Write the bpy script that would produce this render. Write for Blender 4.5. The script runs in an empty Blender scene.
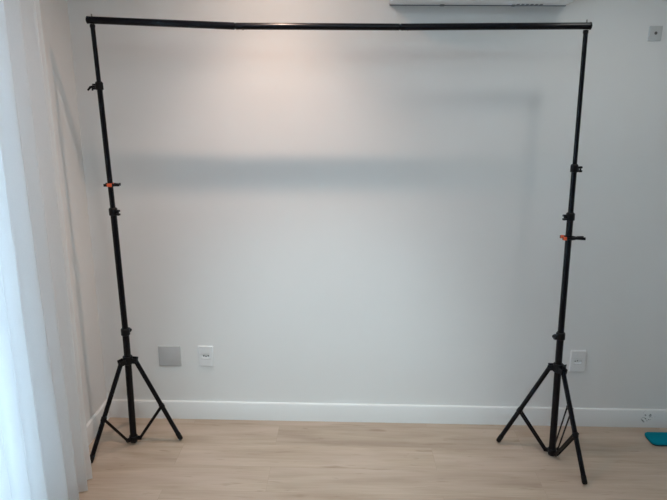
import bpy, bmesh, math, random
from mathutils import Vector, Matrix

S = bpy.context.scene
COL = S.collection
random.seed(4)

# ------------------------------------------------------------------ camera
cam = bpy.data.cameras.new('camera')
cam.sensor_width = 36.0
cam.lens = 580.0 / 667.0 * 36.0
cam.clip_start = 0.02
camo = bpy.data.objects.new('camera', cam)
COL.objects.link(camo)
F = Vector((-0.02049651, 0.96836478, -0.24869569))
R = Vector((0.99970744, 0.02304581, 0.00734326))
U = Vector((-0.01284234, 0.24847242, 0.96855383))
M = Matrix((R, U, -F)).transposed().to_4x4()
M.translation = Vector((0, -2.903, 1.728))
camo.matrix_world = M
S.camera = camo

# ------------------------------------------------------------------ world, lights, exposure
S.view_settings.view_transform = 'Standard'
S.view_settings.look = 'None'
S.view_settings.gamma = 1.0
S.view_settings.use_curve_mapping = False
S.view_settings.exposure = 0.0

W = bpy.data.worlds.new('sky')
S.world = W
W.use_nodes = True
bg = W.node_tree.nodes['Background']
bg.inputs[0].default_value = (0.54, 0.755, 0.98, 1)
bg.inputs[1].default_value = 7.4


def lamp(name, kind, loc, power, color, size=0.05, rot=(0, 0, 0), spot=None, blend=0.6, size_y=None):
    l = bpy.data.lights.new(name, kind)
    l.energy = power
    l.color = color
    if kind == 'AREA':
        l.size = size
        if size_y:
            l.shape = 'RECTANGLE'
            l.size_y = size_y
    else:
        l.shadow_soft_size = size
    if kind == 'SPOT':
        l.spot_size = math.radians(spot)
        l.spot_blend = blend
    o = bpy.data.objects.new(name, l)
    o.location = loc
    o.rotation_euler = rot
    COL.objects.link(o)
    return o


# ceiling downlights of the room, then two added fill lights (all above or behind the picture); daylight comes through the glass door on the left
def rgb_lamp(name, loc, rgb, unit, size, spot, blend=1.0, rx=0.0):
    m = max(rgb)
    return lamp(name, 'SPOT', loc, unit * m, [c / m for c in rgb], size, rot=(math.radians(rx), 0, 0), spot=spot, blend=blend)


rgb_lamp('downlight_near_wall_beam', (-0.34, -0.472, 2.58), (1.84, 1.30, 1.02), 20, 0.014, 92)
rgb_lamp('downlight_near_wall_spill', (-0.34, -0.472, 2.58), (0.87, 0.63, 0.50), 20, 0.014, 165)
rgb_lamp('downlight_right', (1.20, -0.70, 2.58), (0.66, 0.65, 0.60), 20, 0.06, 150)
rgb_lamp('downlight_middle', (-0.50, -1.15, 2.58), (0.76, 0.68, 0.69), 20, 0.06, 150)
rgb_lamp('added_wall_fill_spot', (-0.10, -3.20, 2.58), (2.00, 2.62, 2.85), 100, 0.25, 36, rx=54)  # added beam with no fixture of its own, brightens the middle of the back wall
lamp('added_overhead_fill', 'AREA', (0.05, -1.90, 2.60), 12.5, (0.78, 0.95, 1.0), 1.0)  # added soft fill from overhead, lifts the base level; not a fixture of the room


# ------------------------------------------------------------------ materials
def mat(name, col, rough=0.5, metal=0.0, spec=0.5, noise=0.0, nscale=30.0, bump=0.0, bscale=200.0):
    m = bpy.data.materials.new(name)
    m.use_nodes = True
    nt = m.node_tree
    b = nt.nodes['Principled BSDF']
    b.inputs['Base Color'].default_value = (*col, 1)
    b.inputs['Roughness'].default_value = rough
    b.inputs['Metallic'].default_value = metal
    b.inputs['Specular IOR Level'].default_value = spec
    if noise > 0 or bump > 0:
        tc = nt.nodes.new('ShaderNodeTexCoord')
    if noise > 0:
        n = nt.nodes.new('ShaderNodeTexNoise')
        n.inputs['Scale'].default_value = nscale
        n.inputs['Detail'].default_value = 4
        r = nt.nodes.new('ShaderNodeValToRGB')
        r.color_ramp.elements[0].position = 0.3
        r.color_ramp.elements[1].position = 0.7
        r.color_ramp.elements[0].color = (*[c * (1 - noise) for c in col], 1)
        r.color_ramp.elements[1].color = (*[min(1, c * (1 + noise)) for c in col], 1)
        nt.links.new(tc.outputs['Object'], n.inputs['Vector'])
        nt.links.new(n.outputs['Fac'], r.inputs['Fac'])
        nt.links.new(r.outputs['Color'], b.inputs['Base Color'])
    if bump > 0:
        n2 = nt.nodes.new('ShaderNodeTexNoise')
        n2.inputs['Scale'].default_value = bscale
        n2.inputs['Detail'].default_value = 2
        bu = nt.nodes.new('ShaderNodeBump')
        bu.inputs['Strength'].default_value = bump
        bu.inputs['Distance'].default_value = 0.002
        nt.links.new(tc.outputs['Object'], n2.inputs['Vector'])
        nt.links.new(n2.outputs['Fac'], bu.inputs['Height'])
        nt.links.new(bu.outputs['Normal'], b.inputs['Normal'])
    return m


def N(nt, t, **kw):
    n = nt.nodes.new(t)
    for k, v in kw.items():
        if k.startswith('i_'):
            n.inputs[k[2:].replace('_', ' ')].default_value = v
        else:
            setattr(n, k, v)
    return n


def floor_material():
    m = bpy.data.materials.new('light_wood_laminate')
    m.use_nodes = True
    nt = m.node_tree
    L = nt.links.new
    b = nt.nodes['Principled BSDF']
    b.inputs['Roughness'].default_value = 0.42
    b.inputs['Specular IOR Level'].default_value = 0.35
    tc = N(nt, 'ShaderNodeTexCoord')
    br = N(nt, 'ShaderNodeTexBrick', offset=0.37, offset_frequency=2)
    br.inputs['Color1'].default_value = (0, 0, 0, 1)
    br.inputs['Color2'].default_value = (1, 1, 1, 1)
    br.inputs['Mortar'].default_value = (0.5, 0.5, 0.5, 1)
    br.inputs['Scale'].default_value = 1.0
    br.inputs['Mortar Size'].default_value = 0.0009
    br.inputs['Mortar Smooth'].default_value = 0.2
    br.inputs['Brick Width'].default_value = 1.28
    br.inputs['Row Height'].default_value = 0.187
    mp0 = N(nt, 'ShaderNodeMapping')
    mp0.inputs['Location'].default_value = (0.35, 0.062, 0)
    L(tc.outputs['Object'], mp0.inputs['Vector'])
    L(mp0.outputs['Vector'], br.inputs['Vector'])
    # per-plank shift of the grain
    sh = N(nt, 'ShaderNodeVectorMath', operation='MULTIPLY')
    sh.inputs[1].default_value = (7.3, 3.1, 5.7)
    L(br.outputs['Color'], sh.inputs[0])
    ad = N(nt, 'ShaderNodeVectorMath', operation='ADD')
    L(tc.outputs['Object'], ad.inputs[0])
    L(sh.outputs['Vector'], ad.inputs[1])

    def noise(scale, sx, sy, detail=5, dist=0.0):
        mp = N(nt, 'ShaderNodeMapping')
        mp.inputs['Scale'].default_value = (sx, sy, 1)
        L(ad.outputs['Vector'], mp.inputs['Vector'])
        n = N(nt, 'ShaderNodeTexNoise')
        n.inputs['Scale'].default_value = scale
        n.inputs['Detail'].default_value = detail
        n.inputs['Distortion'].default_value = dist
        L(mp.outputs['Vector'], n.inputs['Vector'])
        return n
    n1 = noise(2.4, 0.8, 6.0, 6, 0.7)      # broad grain
    n2 = noise(9.0, 0.5, 16.0, 4, 0.2)     # fine streaks
    n3 = noise(2.0, 1.0, 4.0, 2)           # blotches
    base = N(nt, 'ShaderNodeValToRGB')
    e = base.color_ramp.elements
    e[0].position = 0.28
    e[0].color = (0.400, 0.303, 0.225, 1)
    e[1].position = 0.72
    e[1].color = (0.545, 0.440, 0.345, 1)
    L(n1.outputs['Fac'], base.inputs['Fac'])
    fine = N(nt, 'ShaderNodeMapRange')
    fine.inputs['From Min'].default_value = 0.3
    fine.inputs['From Max'].default_value = 0.7
    fine.inputs['To Min'].default_value = 0.94
    fine.inputs['To Max'].default_value = 1.06
    L(n2.outputs['Fac'], fine.inputs['Value'])
    mu = N(nt, 'ShaderNodeMixRGB', blend_type='MULTIPLY')
    mu.inputs['Fac'].default_value = 1
    L(base.outputs['Color'], mu.inputs['Color1'])
    L(fine.outputs['Result'], mu.inputs['Color2'])
    # plank to plank tone
    pt = N(nt, 'ShaderNodeMapRange')
    pt.inputs['To Min'].default_value = 0.92
    pt.inputs['To Max'].default_value = 1.06
    L(br.outputs['Color'], pt.inputs['Value'])
    mu2 = N(nt, 'ShaderNodeMixRGB', blend_type='MULTIPLY')
    mu2.inputs['Fac'].default_value = 1
    L(mu.outputs['Color'], mu2.inputs['Color1'])
    L(pt.outputs['Result'], mu2.inputs['Color2'])
    # pink-beige blotches
    bl = N(nt, 'ShaderNodeMapRange')
    bl.inputs['From Min'].default_value = 0.45
    bl.inputs['From Max'].default_value = 0.75
    bl.inputs['To Max'].default_value = 0.6
    L(n3.outputs['Fac'], bl.inputs['Value'])
    mx = N(nt, 'ShaderNodeMixRGB', blend_type='MIX')
    mx.inputs['Color2'].default_value = (0.56, 0.440, 0.362, 1)
    L(bl.outputs['Result'], mx.inputs['Fac'])
    L(mu2.outputs['Color'], mx.inputs['Color1'])
    # small dark knots and dashes along the grain
    nk = noise(6.0, 0.9, 7.0, 2, 0.6)
    kn = N(nt, 'ShaderNodeMapRange')
    kn.inputs['From Min'].default_value = 0.64
    kn.inputs['From Max'].default_value = 0.74
    kn.inputs['To Max'].default_value = 0.5
    L(nk.outputs['Fac'], kn.inputs['Value'])
    mk = N(nt, 'ShaderNodeMixRGB', blend_type='MIX')
    mk.inputs['Color2'].default_value = (0.27, 0.19, 0.13, 1)
    L(kn.outputs['Result'], mk.inputs['Fac'])
    L(mx.outputs['Color'], mk.inputs['Color1'])
    # joints
    jt = N(nt, 'ShaderNodeMixRGB', blend_type='MIX')
    jt.inputs['Color2'].default_value = (0.33, 0.25, 0.19, 1)
    jf = N(nt, 'ShaderNodeMath', operation='MULTIPLY')
    jf.inputs[1].default_value = 0.38
    L(br.outputs['Fac'], jf.inputs[0])
    L(jf.outputs[0], jt.inputs['Fac'])
    L(mk.outputs['Color'], jt.inputs['Color1'])
    L(jt.outputs['Color'], b.inputs['Base Color'])
    return m


def baseboard_material(scuff):
    m = mat('white_painted_wood', (0.80, 0.80, 0.79), 0.38)
    if not scuff:
        return m
    nt = m.node_tree
    L = nt.links.new
    b = nt.nodes['Principled BSDF']
    tc = N(nt, 'ShaderNodeTexCoord')
    n = N(nt, 'ShaderNodeTexNoise')
    n.inputs['Scale'].default_value = 38
    n.inputs['Detail'].default_value = 2
    n.inputs['Distortion'].default_value = 1.6
    L(tc.outputs['Object'], n.inputs['Vector'])
    th = N(nt, 'ShaderNodeMapRange')
    th.inputs['From Min'].default_value = 0.565
    th.inputs['From Max'].default_value = 0.64
    L(n.outputs['Fac'], th.inputs['Value'])
    d = N(nt, 'ShaderNodeVectorMath', operation='SUBTRACT')
    d.inputs[1].default_value = (1.668, -0.015, 0.066)
    L(tc.outputs['Object'], d.inputs[0])
    ln = N(nt, 'ShaderNodeVectorMath', operation='LENGTH')
    L(d.outputs['Vector'], ln.inputs[0])
    ms = N(nt, 'ShaderNodeMapRange')
    ms.inputs['From Min'].default_value = 0.042
    ms.inputs['From Max'].default_value = 0.034
    L(ln.outputs['Value'], ms.inputs['Value'])
    mu = N(nt, 'ShaderNodeMath', operation='MULTIPLY')
    L(th.outputs['Result'], mu.inputs[0])
    L(ms.outputs['Result'], mu.inputs[1])
    mx = N(nt, 'ShaderNodeMixRGB')
    mx.inputs['Color1'].default_value = (0.80, 0.80, 0.79, 1)
    mx.inputs['Color2'].default_value = (0.10, 0.11, 0.11, 1)
    L(mu.outputs[0], mx.inputs['Fac'])
    L(mx.outputs['Color'], b.inputs['Base Color'])
    return m


def curtain_material(alpha, weave=True):
    m = bpy.data.materials.new('sheer_white_voile')
    m.use_nodes = True
    nt = m.node_tree
    L = nt.links.new
    nt.nodes.remove(nt.nodes['Principled BSDF'])
    out = nt.nodes['Material Output']
    tc = N(nt, 'ShaderNodeTexCoord')
    n = N(nt, 'ShaderNodeTexNoise')
    n.inputs['Scale'].default_value = 260
    L(tc.outputs['Object'], n.inputs['Vector'])
    cr = N(nt, 'ShaderNodeMapRange')
    cr.inputs['To Min'].default_value = 0.90
    cr.inputs['To Max'].default_value = 0.96
    L(n.outputs['Fac'], cr.inputs['Value'])
    df = N(nt, 'ShaderNodeBsdfDiffuse')
    tl = N(nt, 'ShaderNodeBsdfTranslucent')
    L(cr.outputs['Result'], df.inputs['Color'])
    L(cr.outputs['Result'], tl.inputs['Color'])
    tp = N(nt, 'ShaderNodeBsdfTransparent')
    a = N(nt, 'ShaderNodeMixShader')
    a.inputs[0].default_value = 0.45
    L(df.outputs[0], a.inputs[1])
    L(tl.outputs[0], a.inputs[2])
    c = N(nt, 'ShaderNodeMixShader')
    c.inputs[0].default_value = alpha
    L(tp.outputs[0], c.inputs[1])
    L(a.outputs[0], c.inputs[2])
    L(c.outputs[0], out.inputs['Surface'])
    return m


def glass_material():
    m = bpy.data.materials.new('clear_window_glass')
    m.use_nodes = True
    nt = m.node_tree
    L = nt.links.new
    nt.nodes.remove(nt.nodes['Principled BSDF'])
    out = nt.nodes['Material Output']
    tp = N(nt, 'ShaderNodeBsdfTransparent')
    tp.inputs['Color'].default_value = (0.93, 0.97, 0.97, 1)
    gl = N(nt, 'ShaderNodeBsdfGlossy')
    gl.inputs['Roughness'].default_value = 0.02
    fr = N(nt, 'ShaderNodeFresnel')
    fr.inputs['IOR'].default_value = 1.45
    mx = N(nt, 'ShaderNodeMixShader')
    L(fr.outputs[0], mx.inputs[0])
    L(tp.outputs[0], mx.inputs[1])
    L(gl.outputs[0], mx.inputs[2])
    L(mx.outputs[0], out.inputs['Surface'])
    return m


WALL = mat('white_wall_paint', (0.80, 0.79, 0.775), 0.62, spec=0.3, noise=0.012, nscale=2.2, bump=0.08, bscale=90)
CEIL = mat('white_ceiling_paint', (0.82, 0.82, 0.81), 0.8, spec=0.2, bump=0.05)
FLOOR = floor_material()
SKIRT = baseboard_material(False)
SKIRT_B = baseboard_material(True)
ALU = mat('white_window_frame', (0.75, 0.76, 0.77), 0.35)
STEEL = mat('black_painted_steel', (0.0020, 0.0027, 0.0060), 0.27, spec=0.26, noise=0.15, nscale=60)
PLASTIC = mat('black_plastic', (0.0030, 0.0035, 0.0055), 0.42, spec=0.25, noise=0.1, nscale=80)
RUBBER = mat('black_rubber', (0.005, 0.005, 0.006), 0.7, spec=0.3, noise=0.1, nscale=120)
ORANGE = mat('orange_rubber_pad', (0.85, 0.13, 0.04), 0.5, noise=0.05, nscale=90)
ZINC = mat('zinc_plated_steel', (0.30, 0.29, 0.26), 0.4, metal=0.8, noise=0.1, nscale=90)
WHITE_P = mat('white_plastic', (0.78, 0.78, 0.78), 0.32, noise=0.01, nscale=20)
GREY_P = mat('grey_plastic_plate', (0.53, 0.53, 0.53), 0.4, noise=0.02, nscale=20)
LGREY_P = mat('pale_grey_plastic_plate', (0.56, 0.57, 0.57), 0.4, noise=0.02, nscale=20)
HOLE_G = mat('grey_socket_hole', (0.10, 0.10, 0.10), 0.8, noise=0.1)
DARK = mat('dark_hole', (0.03, 0.03, 0.03), 0.8, noise=0.1)
AC_W = mat('air_conditioner_white', (0.84, 0.86, 0.88), 0.35, noise=0.01, nscale=12)
AC_D = mat('air_conditioner_seam', (0.22, 0.24, 0.26), 0.6, noise=0.1)
TEAL = mat('teal_foam', (0.0008, 0.20, 0.27), 0.9, spec=0.08, noise=0.06, nscale=120, bump=0.3, bscale=500)
TEAL_D = mat('dark_foam_underside', (0.012, 0.035, 0.04), 0.8, noise=0.1, nscale=120)
VOILE = curtain_material(0.80)
GLASS = glass_material()


# ------------------------------------------------------------------ mesh helpers
def obj(name, bm, m, parent=None, sharp=35):
    me = bpy.data.meshes.new(name)
    bmesh.ops.recalc_face_normals(bm, faces=bm.faces)
    bm.to_mesh(me)
    bm.free()
    for p in me.polygons:
        p.use_smooth = True
    me.set_sharp_from_angle(angle=math.radians(sharp))
    me.materials.append(m)
    o = bpy.data.objects.new(name, me)
    COL.objects.link(o)
    if parent is not None:
        o.parent = parent
    return o


def tag(o, label, cat, group=None):
    o['label'] = label
    o['category'] = cat
    if group:
        o['group'] = group
    return o


def thing(name, label, cat, loc=(0, 0, 0), group=None, rotz=0.0):
    o = bpy.data.objects.new(name, None)
    o.empty_display_size = 0.05
    o.location = loc
    o.rotation_euler = (0, 0, rotz)
    COL.objects.link(o)
    return tag(o, label, cat, group)


def struct(name, bm, m, parent=None):
    o = obj(name, bm, m, parent)
    if parent is None:
        o['kind'] = 'structure'
    return o


def frame(d):
    d = d.normalized()
    up = Vector((0, 0, 1)) if abs(d.z) < 0.9 else Vector((0, 1, 0))
    a = d.cross(up).normalized()
    return a, d.cross(a).normalized()


def tube(bm, pts, radii, seg=20, cap=True, lip=0.0):
    """round tube through the points with a radius each; lip rounds both ends"""
    pts = [Vector(p) for p in pts]
    if not isinstance(radii, (list, tuple)):
        radii = [radii] * len(pts)
    radii = list(radii)
    if lip > 0:
        d0 = (pts[1] - pts[0]).normalized()
        d1 = (pts[-1] - pts[-2]).normalized()
        pts = [pts[0], pts[0] + d0 * lip] + pts[1:-1] + [pts[-1] - d1 * lip, pts[-1]]
        radii = [radii[0] - lip, radii[0]] + radii[1:-1] + [radii[-1], radii[-1] - lip]
    rings = []
    a0 = None
    for i, p in enumerate(pts):
        d = pts[min(i + 1, len(pts) - 1)] - pts[max(i - 1, 0)]
        if a0 is None:
            a, b = frame(d)
        else:
            d = d.normalized()
            a = (a0 - d * a0.dot(d)).normalized()
            b = d.cross(a)
        a0 = a
        rings.append([bm.verts.new(p + (a * math.cos(2 * math.pi * k / seg) + b * math.sin(2 * math.pi * k / seg)) * radii[i])
                      for k in range(seg)])
    for r0, r1 in zip(rings, rings[1:]):
        for k in range(seg):
            bm.faces.new((r0[k], r0[(k + 1) % seg], r1[(k + 1) % seg], r1[k]))
    if cap:
        bm.faces.new(rings[0][::-1])
        bm.faces.new(rings[-1])
    return bm


def pipe(bm, p0, p1, ro, ri, seg=24, lip=0.001):
    """hollow ring around an axis"""
    p0, p1 = Vector(p0), Vector(p1)
    d = (p1 - p0).normalized()
    a, b = frame(d)
    prof = [(p0, ri), (p0, ro - lip), (p0 + d * lip, ro), (p1 - d * lip, ro), (p1, ro - lip), (p1, ri)]
    rings = [[bm.verts.new(c + (a * math.cos(2 * math.pi * k / seg) + b * math.sin(2 * math.pi * k / seg)) * r)
              for k in range(seg)] for c, r in prof]
    n = len(rings)
    for i in range(n):
        r0, r1 = rings[i], rings[(i + 1) % n]
        for k in range(seg):
            bm.faces.new((r0[k], r0[(k + 1) % seg], r1[(k + 1) % seg], r1[k]))
    return bm


def box(bm, lo, hi, bev=0.0, seg=2, mtx=None):
    lo, hi = Vector(lo), Vector(hi)
    c, s = (lo + hi) / 2, hi - lo
    t = bmesh.new()
    bmesh.ops.create_cube(t, size=1)
    for v in t.verts:
        v.co = Vector((v.co.x * s.x, v.co.y * s.y, v.co.z * s.z)) + c
    if bev > 0:
        bmesh.ops.bevel(t, geom=t.edges[:], offset=bev, segments=seg, profile=0.5, affect='EDGES')
    if mtx is not None:
        bmesh.ops.transform(t, matrix=mtx, verts=t.verts)
    merge(bm, t)
    return bm


def merge(bm, t):
    me = bpy.data.meshes.new('tmp')
    t.to_mesh(me)
    t.free()
    bm.from_mesh(me)
    bpy.data.meshes.remove(me)


def bar(bm, p0, p1, w, h, side, bev=0.0008):
    """flat bar from p0 to p1; w is measured along `side`, h across it"""
    p0, p1 = Vector(p0), Vector(p1)
    d = p1 - p0
    L = d.length
    z = d.normalized()
    x = (Vector(side) - z * Vector(side).dot(z)).normalized()
    y = z.cross(x)
    m = Matrix((x, y, z)).transposed().to_4x4()
    m.translation = p0
    return box(bm, (-w / 2, -h / 2, 0), (w / 2, h / 2, L), bev, 1, m)


def prism(bm, poly, axis, a, b):
    """extrude a 2-D polygon from a to b along axis ('x': poly is (y,z); 'y': (x,z); 'z': (x,y))"""
    def pt(p, t):
        return {'x': (t, p[0], p[1]), 'y': (p[0], t, p[1]), 'z': (p[0], p[1], t)}[axis]
    v0 = [bm.verts.new(pt(p, a)) for p in poly]
    v1 = [bm.verts.new(pt(p, b)) for p in poly]
    n = len(poly)
    bm.faces.new(v0)
    bm.faces.new(v1[::-1])
    for i in range(n):
        bm.faces.new((v0[i], v0[(i + 1) % n], v1[(i + 1) % n], v1[i]))
    return bm


def rrect(x0, y0, x1, y1, r, n=8):
    out = []
    for cx, cy, a0 in ((x1 - r, y1 - r, 0), (x0 + r, y1 - r, 90), (x0 + r, y0 + r, 180), (x1 - r, y0 + r, 270)):
        for k in range(n + 1):
            a = math.radians(a0 + 90 * k / n)
            out.append((cx + r * math.cos(a), cy + r * math.sin(a)))
    return out


# ------------------------------------------------------------------ room shell
XL, XR, YR, ZC = -1.3226, 2.45, -4.6, 2.62
struct('floor', box(bmesh.new(), (XL - 0.6, YR - 0.1, -0.08), (XR + 0.1, 0.1, 0)), FLOOR)
struct('ceiling', box(bmesh.new(), (XL - 0.2, YR - 0.1, ZC), (XR + 0.1, 0.1, ZC + 0.1)), CEIL)
struct('wall_back', box(bmesh.new(), (XL - 0.16, 0, 0), (XR + 0.1, 0.12, ZC)), WALL)
struct('wall_right', box(bmesh.new(), (XR, YR, 0), (XR + 0.12, 0, ZC)), WALL)
struct('wall_rear', box(bmesh.new(), (XL - 0.16, YR - 0.12, 0), (XR + 0.1, YR, ZC)), WALL)
# left wall with the opening of the glass balcony door
WY0, WY1, WZ = -0.86, -2.56, 2.30
bm = bmesh.new()
box(bm, (XL - 0.16, WY0, 0), (XL, 0, ZC))
box(bm, (XL - 0.16, YR, 0), (XL, WY1, ZC))
box(bm, (XL - 0.16, WY1, WZ), (XL, WY0, ZC))
struct('wall_left', bm, WALL)


def skirting_profile(t=0.015, h=0.1057):
    return [(0, 0), (-t, 0), (-t, h - 0.006), (-t + 0.002, h - 0.002), (-t + 0.005, h), (0, h)]


struct('baseboard_back', prism(bmesh.new(), skirting_profile(), 'x', XL, XR), SKIRT_B)
bm = bmesh.new()
prism(bm, [(XL - y, z) for y, z in skirting_profile()], 'y', WY0, -0.0155)
struct('baseboard_left', bm, SKIRT)

# window: two-leaf sliding glass door
wf = bmesh.new()
for a, b in (((XL - 0.13, WY0 - 0.05, 0), (XL - 0.05, WY0, WZ)), ((XL - 0.13, WY1, 0), (XL - 0.05, WY1 + 0.05, WZ)),
             ((XL - 0.13, WY1, WZ - 0.05), (XL - 0.05, WY0, WZ)), ((XL - 0.13, WY1, 0), (XL - 0.05, WY0, 0.05))):
    box(wf, a, b, 0.003, 1)
win = struct('window_1', wf, ALU)
ym = (WY0 + WY1) / 2
for (y0, y1, x) in ((WY0 - 0.05, ym - 0.03, XL - 0.08), (ym + 0.03, WY1 + 0.05, XL - 0.105)):
    sb = bmesh.new()
    box(sb, (x - 0.012, y0 - 0.06, 0.05), (x + 0.012, y0, WZ - 0.05), 0.002, 1)
    box(sb, (x - 0.012, y1, 0.05), (x + 0.012, y1 + 0.06, WZ - 0.05), 0.002, 1)
    box(sb, (x - 0.012, y1 + 0.06, WZ - 0.11), (x + 0.012, y0 - 0.06, WZ - 0.05), 0.002, 1)
    box(sb, (x - 0.012, y1 + 0.06, 0.05), (x + 0.012, y0 - 0.06, 0.12), 0.002, 1)
    sash = obj('sash', sb, ALU, win)
    obj('pane', box(bmesh.new(), (x - 0.003, y1 + 0.06, 0.12), (x + 0.003, y0 - 0.06, WZ - 0.11)), GLASS, sash)

# ------------------------------------------------------------------ curtain
X0 = -1.192


def curtain_path():
    """plan line of the folds, from the edge by the corner towards the viewer"""
    pts = []
    y = -0.562
    folds = [(0.082, 0.016), (0.105, 0.042), (0.115, 0.046), (0.125, 0.050), (0.10, 0.040), (0.12, 0.048), (0.11, 0.044),
             (0.13, 0.050), (0.11, 0.040), (0.12, 0.048), (0.13, 0.046), (0.12, 0.044), (0.12, 0.050), (0.13, 0.046),
             (0.12, 0.050), (0.12, 0.044), (0.13, 0.050), (0.12, 0.046)]
    for q, (w, a) in enumerate(folds):
        a2 = folds[min(q + 1, len(folds) - 1)][1]
        n = 16
        for k in range(n):
            t = k / n
            s = math.sin(2 * math.pi * t)
            c = math.cos(2 * math.pi * t)
            # slightly pinched pleats
            pts.append((X0 + (a + (a2 - a) * t) * c + 0.005 * math.sin(5 * y), y - w * t + 0.12 * w * s))
        y -= w
    return pts


path = curtain_path()
bm = bmesh.new()
rows = 26
ZT, ZB = 2.56, 0.008
grid = []
for j in range(rows + 1):
    t = j / rows
    z = ZT + (ZB - ZT) * t
    spread = 1.0 + 0.10 * t
    ring = []
    for i, (x, y) in enumerate(path):
        dx = (x - X0) * spread
        wob = 0.010 * t * math.sin(i * 0.11 + 2.2 * t) + 0.004 * math.sin(i * 0.31 + 5 * t)
        ring.append(bm.verts.new((X0 + dx + wob, y - 0.012 * t * math.sin(i * 0.05), z)))
    grid.append(ring)
for j in range(rows):
    for i in range(len(path) - 1):
        bm.faces.new((grid[j][i], grid[j][i + 1], grid[j + 1][i + 1], grid[j + 1][i]))
cur = thing('sheer_curtain', 'sheer white floor-length curtain hanging in folds on the left, lit blue by daylight', 'curtain', (0, 0, 0))
panel = obj('curtain_panel', bm, VOILE, cur, 180)
# double sewn hem along the bottom
bm = bmesh.new()
lo, hi = [], []
for i, (x, y) in enumerate(path):
    dx = (x - X0)
    for t, lst in ((1.0, lo), (0.962, hi)):
        wob = 0.010 * t * math.sin(i * 0.11 + 2.2 * t) + 0.004 * math.sin(i * 0.31 + 5 * t)
        lst.append(bm.verts.new((X0 + dx * (1 + 0.10 * t) + wob + 0.0015, y - 0.012 * t * math.sin(i * 0.05), ZT + (ZB - ZT) * t)))
for i in range(len(path) - 1):
    bm.faces.new((hi[i], hi[i + 1], lo[i + 1], lo[i]))
obj('hem', bm, VOILE, panel, 180)
bm = bmesh.new()
tube(bm, [(X0, -0.50, 2.575), (X0, -2.66, 2.575)], 0.012, 16, lip=0.002)
obj('curtain_rail', bm, ALU, cur)
for y in (-0.52, -1.6, -2.64):
    bm = bmesh.new()
    tube(bm, [(X0, y, 2.58), (X0, y, ZC)], 0.008, 12)
    obj('rail_bracket', bm, ALU, cur)


# ------------------------------------------------------------------ backdrop stands
def lerp(a, b, t):
    return Vector(a) + (Vector(b) - Vector(a)) * t


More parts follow.
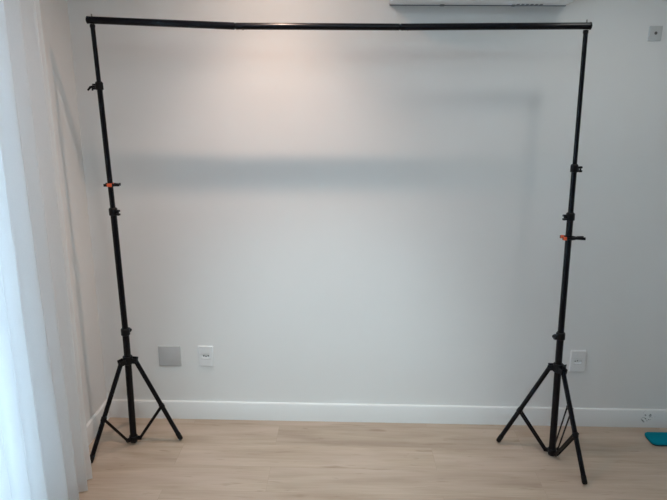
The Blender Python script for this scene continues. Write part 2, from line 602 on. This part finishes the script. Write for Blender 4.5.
def make_stand(label, base, joints, radii, legs, knobs, hub_z, lowbend):
    """joints: pole centre points (x, y, z) from foot collar up to the top; radii: tube radius of every section;
    legs: (foot x, foot y) ; knobs: direction of the tightening knob of every collar"""
    bx, by = base
    st = thing('backdrop_stand', label, 'light stand', (bx, by, 0), 'telescopic tripod stands of the backdrop frame')
    rel = lambda p: Vector(p) - Vector((bx, by, 0))
    J = [rel(p) for p in joints]
    # telescopic sections
    for i, r in enumerate(radii):
        p, q = J[i], J[i + 1]
        if i == 0:
            pts = [p] + [rel(x) for x in lowbend] + [q]
        else:
            pts = [p - (q - p).normalized() * 0.03, q]
        bm = bmesh.new()
        tube(bm, pts, [r] * len(pts), 24)
        obj('pole_section', bm, STEEL, st)
    # clamping collars with their knobs
    for i, kd in enumerate(knobs):
        c = J[i + 1]
        ax = (J[i + 1] - J[i]).normalized()
        ro = radii[i] + 0.0050
        bm = bmesh.new()
        pipe(bm, c - ax * 0.020, c + ax * 0.012, ro, radii[i] - 0.001, 28, 0.002)
        tube(bm, [c + ax * 0.012, c + ax * 0.016], [ro - 0.0015, radii[i + 1] + 0.0030], 28)
        kdir = Vector((math.cos(math.radians(kd[0])), math.sin(math.radians(kd[0])), 0))
        # split ears of the collar
        for s in (-1, 1):
            o = ax * (s * 0.0085) - ax * 0.006
            bar(bm, c + o + kdir * (ro - 0.003), c + o + kdir * (ro + 0.012), 0.016, 0.008, kdir.cross(ax))
        col = obj('collar', bm, PLASTIC, st)
        bm = bmesh.new()
        k0 = c - ax * 0.006 + kdir * (ro + 0.009)
        if kd[1] == 'wing':
            tube(bm, [k0 - kdir * 0.008, k0 + kdir * 0.009], 0.0042, 14)
            tube(bm, [k0 + kdir * 0.004, k0 + kdir * 0.013 - ax * 0.002, k0 + kdir * 0.026 - ax * 0.016], [0.005, 0.0055, 0.004], 14)
            tube(bm, [k0 + kdir * 0.004 - ax * 0.004, k0 + kdir * 0.006 - ax * 0.017], [0.0045, 0.0035], 14)
        elif kd[1] == 'block':
            for q in (-1, 1):
                bar(bm, k0 - kdir * 0.006 + ax * (q * 0.0085), k0 + kdir * 0.0075 + ax * (q * 0.0085), 0.015, 0.0095, kdir.cross(ax), 0.002)
            tube(bm, [k0 - ax * 0.011, k0 + ax * 0.011], 0.0035, 12)
            tube(bm, [k0 - kdir * 0.02, k0 - kdir * 0.005], 0.004, 14)
        else:
            sv = kdir.cross(ax)
            tube(bm, [k0 - sv * 0.013, k0 + sv * 0.013], 0.0085, 18, lip=0.002)
            tube(bm, [k0 - kdir * 0.02, k0], 0.004, 14)
        obj('knob', bm, PLASTIC, col)
    # leg hub with three ears
    hub = Vector((J[0].x + (J[1].x - J[0].x) * (hub_z / J[1].z), J[0].y, hub_z))
    if lowbend:
        hb = rel(lowbend[-1])
        hub = Vector((hb.x, hb.y, hub_z))
    r0 = radii[0]
    bm = bmesh.new()
    pipe(bm, hub - Vector((0, 0, 0.022)), hub + Vector((0, 0, 0.020)), r0 + 0.007, r0 - 0.001, 28, 0.002)
    dirs = []
    for fx, fy in legs:
        f = rel((fx, fy, 0.012))
        d = Vector((f.x - hub.x, f.y - hub.y, 0)).normalized()
        s = Vector((-d.y, d.x, 0))
        dirs.append((f, d, s))
        for k in (-1, 1):
            q = hub + s * (k * 0.0145)
            bar(bm, q + d * (r0 + 0.002) + Vector((0, 0, -0.002)), q + d * (r0 + 0.030) + Vector((0, 0, -0.006)), 0.004, 0.026, s)
        tube(bm, [hub + d * (r0 + 0.021) - s * 0.019 - Vector((0, 0, 0.008)), hub + d * (r0 + 0.021) + s * 0.019 - Vector((0, 0, 0.008))], 0.0042, 14)
    obj('leg_hub', bm, PLASTIC, st)
    # lower brace collar
    low = J[0] + Vector((0, 0, 0.012))
    bm = bmesh.new()
    pipe(bm, low - Vector((0, 0, 0.012)), low + Vector((0, 0, 0.016)), r0 + 0.005, r0 - 0.001, 28, 0.002)
    for f, d, s in dirs:
        for k in (-1, 1):
            q = low + s * (k * 0.0055)
            bar(bm, q + d * (r0 + 0.001), q + d * (r0 + 0.024), 0.003, 0.018, s)
    tube(bm, [J[0] - Vector((0, 0, 0.008)), J[0] + Vector((0, 0, 0.002))], r0 + 0.002, 24, lip=0.001)
    obj('brace_collar', bm, PLASTIC, st)
    # legs, rubber feet, double-strip braces
    for f, d, s in dirs:
        top = hub + d * (r0 + 0.021) - Vector((0, 0, 0.008))
        ax = (f - top).normalized()
        bm = bmesh.new()
        tube(bm, [top - ax * 0.010, f - ax * 0.030], 0.0112, 20, lip=0.001)
        leg = obj('leg', bm, STEEL, st)
        bm = bmesh.new()
        tube(bm, [f - ax * 0.040, f - ax * 0.036, f - ax * 0.006, f], [0.0115, 0.0124, 0.0124, 0.0100], 20)
        obj('rubber_foot', bm, RUBBER, leg)
        mid = lerp(top, f, 0.565)
        bm = bmesh.new()
        for k in (-1, 1):
            a = mid + s * (k * 0.0135)
            b = low + d * (r0 + 0.017) + s * (k * 0.0105)
            bar(bm, a, b, 0.0040, 0.0115, s)
        tube(bm, [mid - s * 0.0175, mid + s * 0.0175], 0.005, 14)
        tube(bm, [low + d * (r0 + 0.017) - s * 0.0145, low + d * (r0 + 0.017) + s * 0.0145], 0.0045, 14)
        obj('brace', bm, STEEL, st)
        bm = bmesh.new()
        pipe(bm, mid - ax * 0.011, mid + ax * 0.011, 0.0136, 0.0110, 20, 0.001)
        obj('brace_sleeve', bm, PLASTIC, leg)
    # plug that carries the crossbar
    bm = bmesh.new()
    t = J[-1]
    tube(bm, [t - Vector((0, 0, 0.014)), t - Vector((0, 0, 0.001))], radii[-1] + 0.0015, 20, lip=0.001)
    obj('top_cap', bm, PLASTIC, st)
    return st


def around(cx, cy, deg, r):
    return (cx + r * math.cos(math.radians(deg)), cy + r * math.sin(math.radians(deg)))


yl, yr = -0.2623, -0.3036
make_stand('black tripod backdrop stand beside the white curtain, with the small orange clamp on its pole',
           (-1.083, yl),
           [(-1.0831, yl, 0.020), (-1.0769, yl, 0.6248), (-1.0848, yl, 1.2239), (-1.0974, yl, 1.7880), (-1.1038, yl, 2.0415)],
           [0.0165, 0.0145, 0.0120, 0.0098],
           [(-1.2300, -0.4500), (-0.846, -0.2321), around(-1.0785, yl, 113, 0.232)],
           [(80, 'knob'), (-20, 'block'), (185, 'wing')], 0.472, [(-1.0776, yl, 0.47)])
make_stand('black tripod backdrop stand on the right, nearest the teal mat',
           (1.0526, yr),
           [(1.0526, yr, 0.020), (1.0359, -0.2882, 0.6490), (1.0254, -0.2742, 1.2275), (1.0214, -0.2691, 1.4470), (1.0114, -0.2549, 2.0290)],
           [0.0165, 0.0145, 0.0120, 0.0098],
           [(0.8109, -0.1933), (1.1278, -0.5348), around(1.047, yr, 42, 0.25)],
           [(195, 'knob'), (190, 'block'), (-15, 'block')], 0.484, [(1.0398, -0.2921, 0.4802)])

# ------------------------------------------------------------------ crossbar
cb = thing('crossbar', 'long black horizontal tube joining the tops of the two tripod stands', 'pole', (-0.047, -0.259, 2.04))
off = Vector((-0.047, -0.259, 2.04))
P = [Vector(p) - off for p in ((-1.1235, -0.2622, 2.0588), (-0.4866, -0.2600, 2.0369), (0.2212, -0.2575, 2.0369), (1.0295, -0.2545, 2.0455))]
rb = 0.0142
for i in range(3):
    a, b = P[i], P[i + 1]
    d = (b - a).normalized()
    bm = bmesh.new()
    a2 = a + d * (0.0 if i == 0 else 0.0008)
    b2 = b - d * (0.0 if i == 2 else 0.0008)
    tube(bm, [a2, b2], [rb + (0.001 if i == 0 else 0), rb + (0.001 if i == 0 else 0)], 28, lip=0.0025)
    sec = obj('bar_section', bm, STEEL, cb)
    if i < 2:
        bm = bmesh.new()
        tube(bm, [b - d * 0.02, b + d * 0.03], rb - 0.003, 24)
        obj('joint_sleeve', bm, STEEL, sec)
        bm = bmesh.new()
        for q in (0.012, 0.034):
            c = b + d * q - Vector((0, 0, rb - 0.001))
            tube(bm, [c, c - Vector((0, 0, 0.0022))], [0.0035, 0.002], 12)
        obj('spring_button', bm, ZINC, sec)
for p, s in ((P[0], -1), (P[3], 1)):
    d = (P[1] - P[0]).normalized() if s < 0 else (P[3] - P[2]).normalized()
    bm = bmesh.new()
    tube(bm, [p - d * s * 0.004, p + d * s * 0.001, p + d * s * 0.0035], [rb + 0.0015, rb + 0.0015, rb - 0.003], 28)
    obj('end_cap', bm, PLASTIC, cb)
for x, z in ((-1.1038, 2.0581), (1.0114, 2.0453)):
    c = Vector((x, -0.2622 if x < 0 else -0.2546, z)) - off
    bm = bmesh.new()
    tube(bm, [c + Vector((0, 0, rb - 0.002)), c + Vector((0, 0, rb + 0.011))], [0.0035, 0.003], 12, lip=0.0006)
    obj('locating_pin', bm, ZINC, cb)


# ------------------------------------------------------------------ spring clamps on the poles
def make_clamp(label, pole, pr, pad0, pad1, tip, handle, rotz):
    """small spring clamp lying flat; local +X runs to the handles, the arms straddle the pole at the origin;
    pad0..pad1: where the orange pads sit, tip: how far the arms reach past them"""
    c = thing('spring_clamp', label, 'clamp', pole, 'spring clamps on the stand poles', rotz)
    px = pr + 0.017                        # pivot
    for s in (-1, 1):
        y0 = s * (pr + 0.0028)
        pts = [(pad0 - tip, s * (pr + 0.0055)), (pad0 + 0.006, y0 + s * 0.005), (pr * 0.6, y0 + s * 0.0055),
               (px, s * 0.008), (px + handle * 0.4, s * 0.0095), (px + handle, s * 0.014)]
        poly = [(x, y - 0.003) for x, y in pts] + [(x, y + 0.003) for x, y in reversed(pts)]
        arm = obj('arm', prism(bmesh.new(), poly, 'z', -0.0062, 0.0062), PLASTIC, c, 50)
        bm = bmesh.new()
        box(bm, (pad0, min(y0 - s * 0.002, y0 + s * 0.009), -0.0075), (pad1, max(y0 - s * 0.002, y0 + s * 0.009), 0.0075), 0.002, 2)
        obj('jaw_pad', bm, ORANGE, arm)
    bm = bmesh.new()
    for k in range(3):
        pts = [(px + 0.008 * math.cos(a), 0.008 * math.sin(a), -0.005 + 0.005 * k) for a in [math.pi * 0.5 * j / 3 - math.pi * 0.5 for j in range(7)]]
        tube(bm, pts, 0.0012, 8)
    tube(bm, [(px, 0, -0.0085), (px, 0, 0.0085)], 0.0032, 14, lip=0.0006)
    obj('spring', bm, ZINC, c)
    return c


make_clamp('small black clamp with orange jaws gripping the left pole near the curtain', (-1.0867, yl, 1.347), 0.0122, -0.011, 0.011, 0.015, 0.013, math.radians(8))
make_clamp('small black clamp on the right pole, orange tips showing left of it', (1.0264, -0.2767, 1.126), 0.0147, -0.030, -0.014, 0.002, 0.040, math.radians(-3))

# ------------------------------------------------------------------ air conditioner on the wall
ax0, ax1, az = 0.186, 1.006, 2.163
ac = thing('air_conditioner', 'white wall-mounted air conditioner above the crossbar, only its underside showing', 'air conditioner', (ax0, 0, az))
Lx = ax1 - ax0
prof = [(-0.002, 0.0), (-0.118, 0.003), (-0.150, 0.020), (-0.172, 0.060), (-0.180, 0.110), (-0.182, 0.235), (-0.176, 0.262), (-0.160, 0.275), (-0.002, 0.275)]
bm = bmesh.new()
prism(bm, prof, 'x', 0.014, Lx - 0.014)
body = obj('body', bm, AC_W, ac, 40)
for s, (a, b) in enumerate(((0.0, 0.0138), (Lx - 0.0138, Lx))):
    bm = bmesh.new()
    prism(bm, [(y * 1.0, z) for y, z in prof], 'x', a, b)
    bmesh.ops.bevel(bm, geom=[e for e in bm.edges if abs(e.verts[0].co.x - e.verts[1].co.x) < 1e-5 and abs(e.verts[0].co.x - (0 if s == 0 else Lx)) < 1e-4],
                    offset=0.006, segments=3, affect='EDGES')
    obj('end_panel', bm, AC_W, ac, 40)
# swing flap on the sloping lower front
bm = bmesh.new()
prism(bm, [(-0.1195, 0.0006), (-0.151, 0.0165), (-0.1735, 0.0555), (-0.1775, 0.0545), (-0.1545, 0.0135), (-0.1205, -0.0030)], 'x', 0.06, Lx - 0.06)
obj('louver', bm, AC_W, ac)
bm = bmesh.new()
box(bm, (0.004, -0.010, -0.0035), (Lx - 0.004, -0.0025, 0.0005), 0.0006, 1)
obj('rear_seam', bm, AC_D, ac)
for x, w in ((0.236, 0.020), (0.565, 0.016)):
    bm = bmesh.new()
    box(bm, (x, -0.024, -0.007), (x + w, -0.0105, 0.001), 0.0015, 1)
    obj('catch', bm, AC_D, ac)
for k in range(6):
    bm = bmesh.new()
    box(bm, (0.585 + k * 0.021, -0.038, -0.0016), (0.598 + k * 0.021, -0.017, 0.002), 0.0005, 1)
    obj('vent_slot', bm, AC_D, ac)


# ------------------------------------------------------------------ plates on the wall
def plate(bm, w, h, t, r=0.004):
    """rounded plate centred on x = z = 0 in front of the wall plane y = 0, with a softened front edge"""
    prof = [(rrect(-w / 2, -h / 2, w / 2, h / 2, r), -0.0002), (rrect(-w / 2, -h / 2, w / 2, h / 2, r), -t * 0.55),
            (rrect(-w / 2 + 0.0012, -h / 2 + 0.0012, w / 2 - 0.0012, h / 2 - 0.0012, r), -t * 0.85),
            (rrect(-w / 2 + 0.0035, -h / 2 + 0.0035, w / 2 - 0.0035, h / 2 - 0.0035, r * 0.8), -t)]
    rings = [[bm.verts.new((x, y, z)) for x, z in p] for p, y in prof]
    n = len(rings[0])
    bm.faces.new(rings[0])
    bm.faces.new(rings[-1][::-1])
    for a, b in zip(rings, rings[1:]):
        for i in range(n):
            bm.faces.new((a[i], a[(i + 1) % n], b[(i + 1) % n], b[i]))
    return bm


def outlet(label, cx, cz, w, h, t, holes, dark):
    o = thing('wall_outlet', label, 'outlet', (cx, 0, cz), 'white outlet plates low on the back wall')
    bm = bmesh.new()
    pipe_w, pipe_h = w * 0.62, h * 0.24
    # plate with a recessed rounded opening in the middle
    out = rrect(-w / 2, -h / 2, w / 2, h / 2, 0.004)
    o2 = rrect(-w / 2 + 0.003, -h / 2 + 0.003, w / 2 - 0.003, h / 2 - 0.003, 0.003)
    hw, hh = w * 0.27, h * 0.095
    inn = rrect(-hw, -hh, hw, hh, hh * 0.98)
    inn2 = rrect(-hw + 0.002, -hh + 0.002, hw - 0.002, hh - 0.002, (hh - 0.002) * 0.98)
    rings = [[bm.verts.new((x, y, z)) for x, z in p] for p, y in ((out, -0.0002), (out, -t * 0.6), (o2, -t), (inn, -t), (inn2, -t * 0.35))]
    n = len(out)
    for a, b in zip(rings, rings[1:]):
        for i in range(n):
            bm.faces.new((a[i], a[(i + 1) % n], b[(i + 1) % n], b[i]))
    bm.faces.new(rings[-1][::-1])
    obj('cover_plate', bm, WHITE_P, o, 30)
    bm = bmesh.new()
    box(bm, (-w * 0.31, -t - 0.0006, hh + 0.004), (w * 0.31, -t + 0.001, hh + 0.0050))
    obj('module_seam', bm, GREY_P, o)
    bm = bmesh.new()
    box(bm, (-w * 0.31, -t - 0.0006, -hh - 0.0050), (w * 0.31, -t + 0.001, -hh - 0.004))
    obj('module_seam', bm, GREY_P, o)
    for x, z in holes:
        bm = bmesh.new()
        tube(bm, [(x, -t * 0.33, z), (x, -t * 0.33 - 0.0012, z)], 0.0034 if dark else 0.0026, 14)
        obj('pin_hole', bm, DARK, o)
    return o


outlet('white outlet plate on the back wall just right of the grey blank plate', -0.7515, 0.3775, 0.082, 0.119, 0.009,
       [(-0.012, 0.002), (0.0, -0.001), (0.012, 0.002)], True)
outlet('white outlet plate on the back wall behind the right stand', 1.2535, 0.3856, 0.081, 0.122, 0.012,
       [(-0.012, -0.001), (0.0, 0.002)], False)

bp = thing('blank_wall_plate', 'square grey blank plate on the back wall near the left stand', 'wall plate', (-0.950, 0, 0.3745))
obj('cover_plate', plate(bmesh.new(), 0.121, 0.118, 0.007), GREY_P, bp)

cp = thing('cable_outlet_plate', 'small pale square plate with a dark hole high on the back wall', 'wall plate', (1.4293, 0, 2.044))
obj('cover_plate', plate(bmesh.new(), 0.060, 0.066, 0.008), LGREY_P, cp)
bm = bmesh.new()
pipe(bm, (0, -0.0078, 0.001), (0, -0.0100, 0.001), 0.0095, 0.0072, 24, 0.0004)
obj('socket_ring', bm, GREY_P, cp)
bm = bmesh.new()
tube(bm, [(0, -0.0078, 0.001), (0, -0.0086, 0.001)], 0.0071, 20)
obj('hole', bm, HOLE_G, cp)

# ------------------------------------------------------------------ teal mat on the floor
mt = thing('foam_mat', 'teal mat with rounded corners lying on the floor by the baseboard at the right edge', 'mat', (1.612, -0.197, 0))
out = rrect(0, 0, 0.46, 0.110, 0.026, 8)
ins = rrect(0.003, 0.003, 0.457, 0.107, 0.024, 8)
bm = bmesh.new()
rings = [[bm.verts.new((x, y, z)) for x, y in p] for p, z in ((ins, 0.0075), (out, 0.0085), (out, 0.0165), (ins, 0.0195))]
for a, b in zip(rings, rings[1:]):
    for i in range(len(out)):
        bm.faces.new((a[i], a[(i + 1) % len(out)], b[(i + 1) % len(out)], b[i]))
bm.faces.new(rings[0])
bm.faces.new(rings[-1][::-1])
obj('top_layer', bm, TEAL, mt, 60)
bm = bmesh.new()
prism(bm, rrect(0.004, 0.002, 0.456, 0.106, 0.024, 8), 'z', 0.0005, 0.0075)
obj('bottom_layer', bm, TEAL_D, mt, 60)
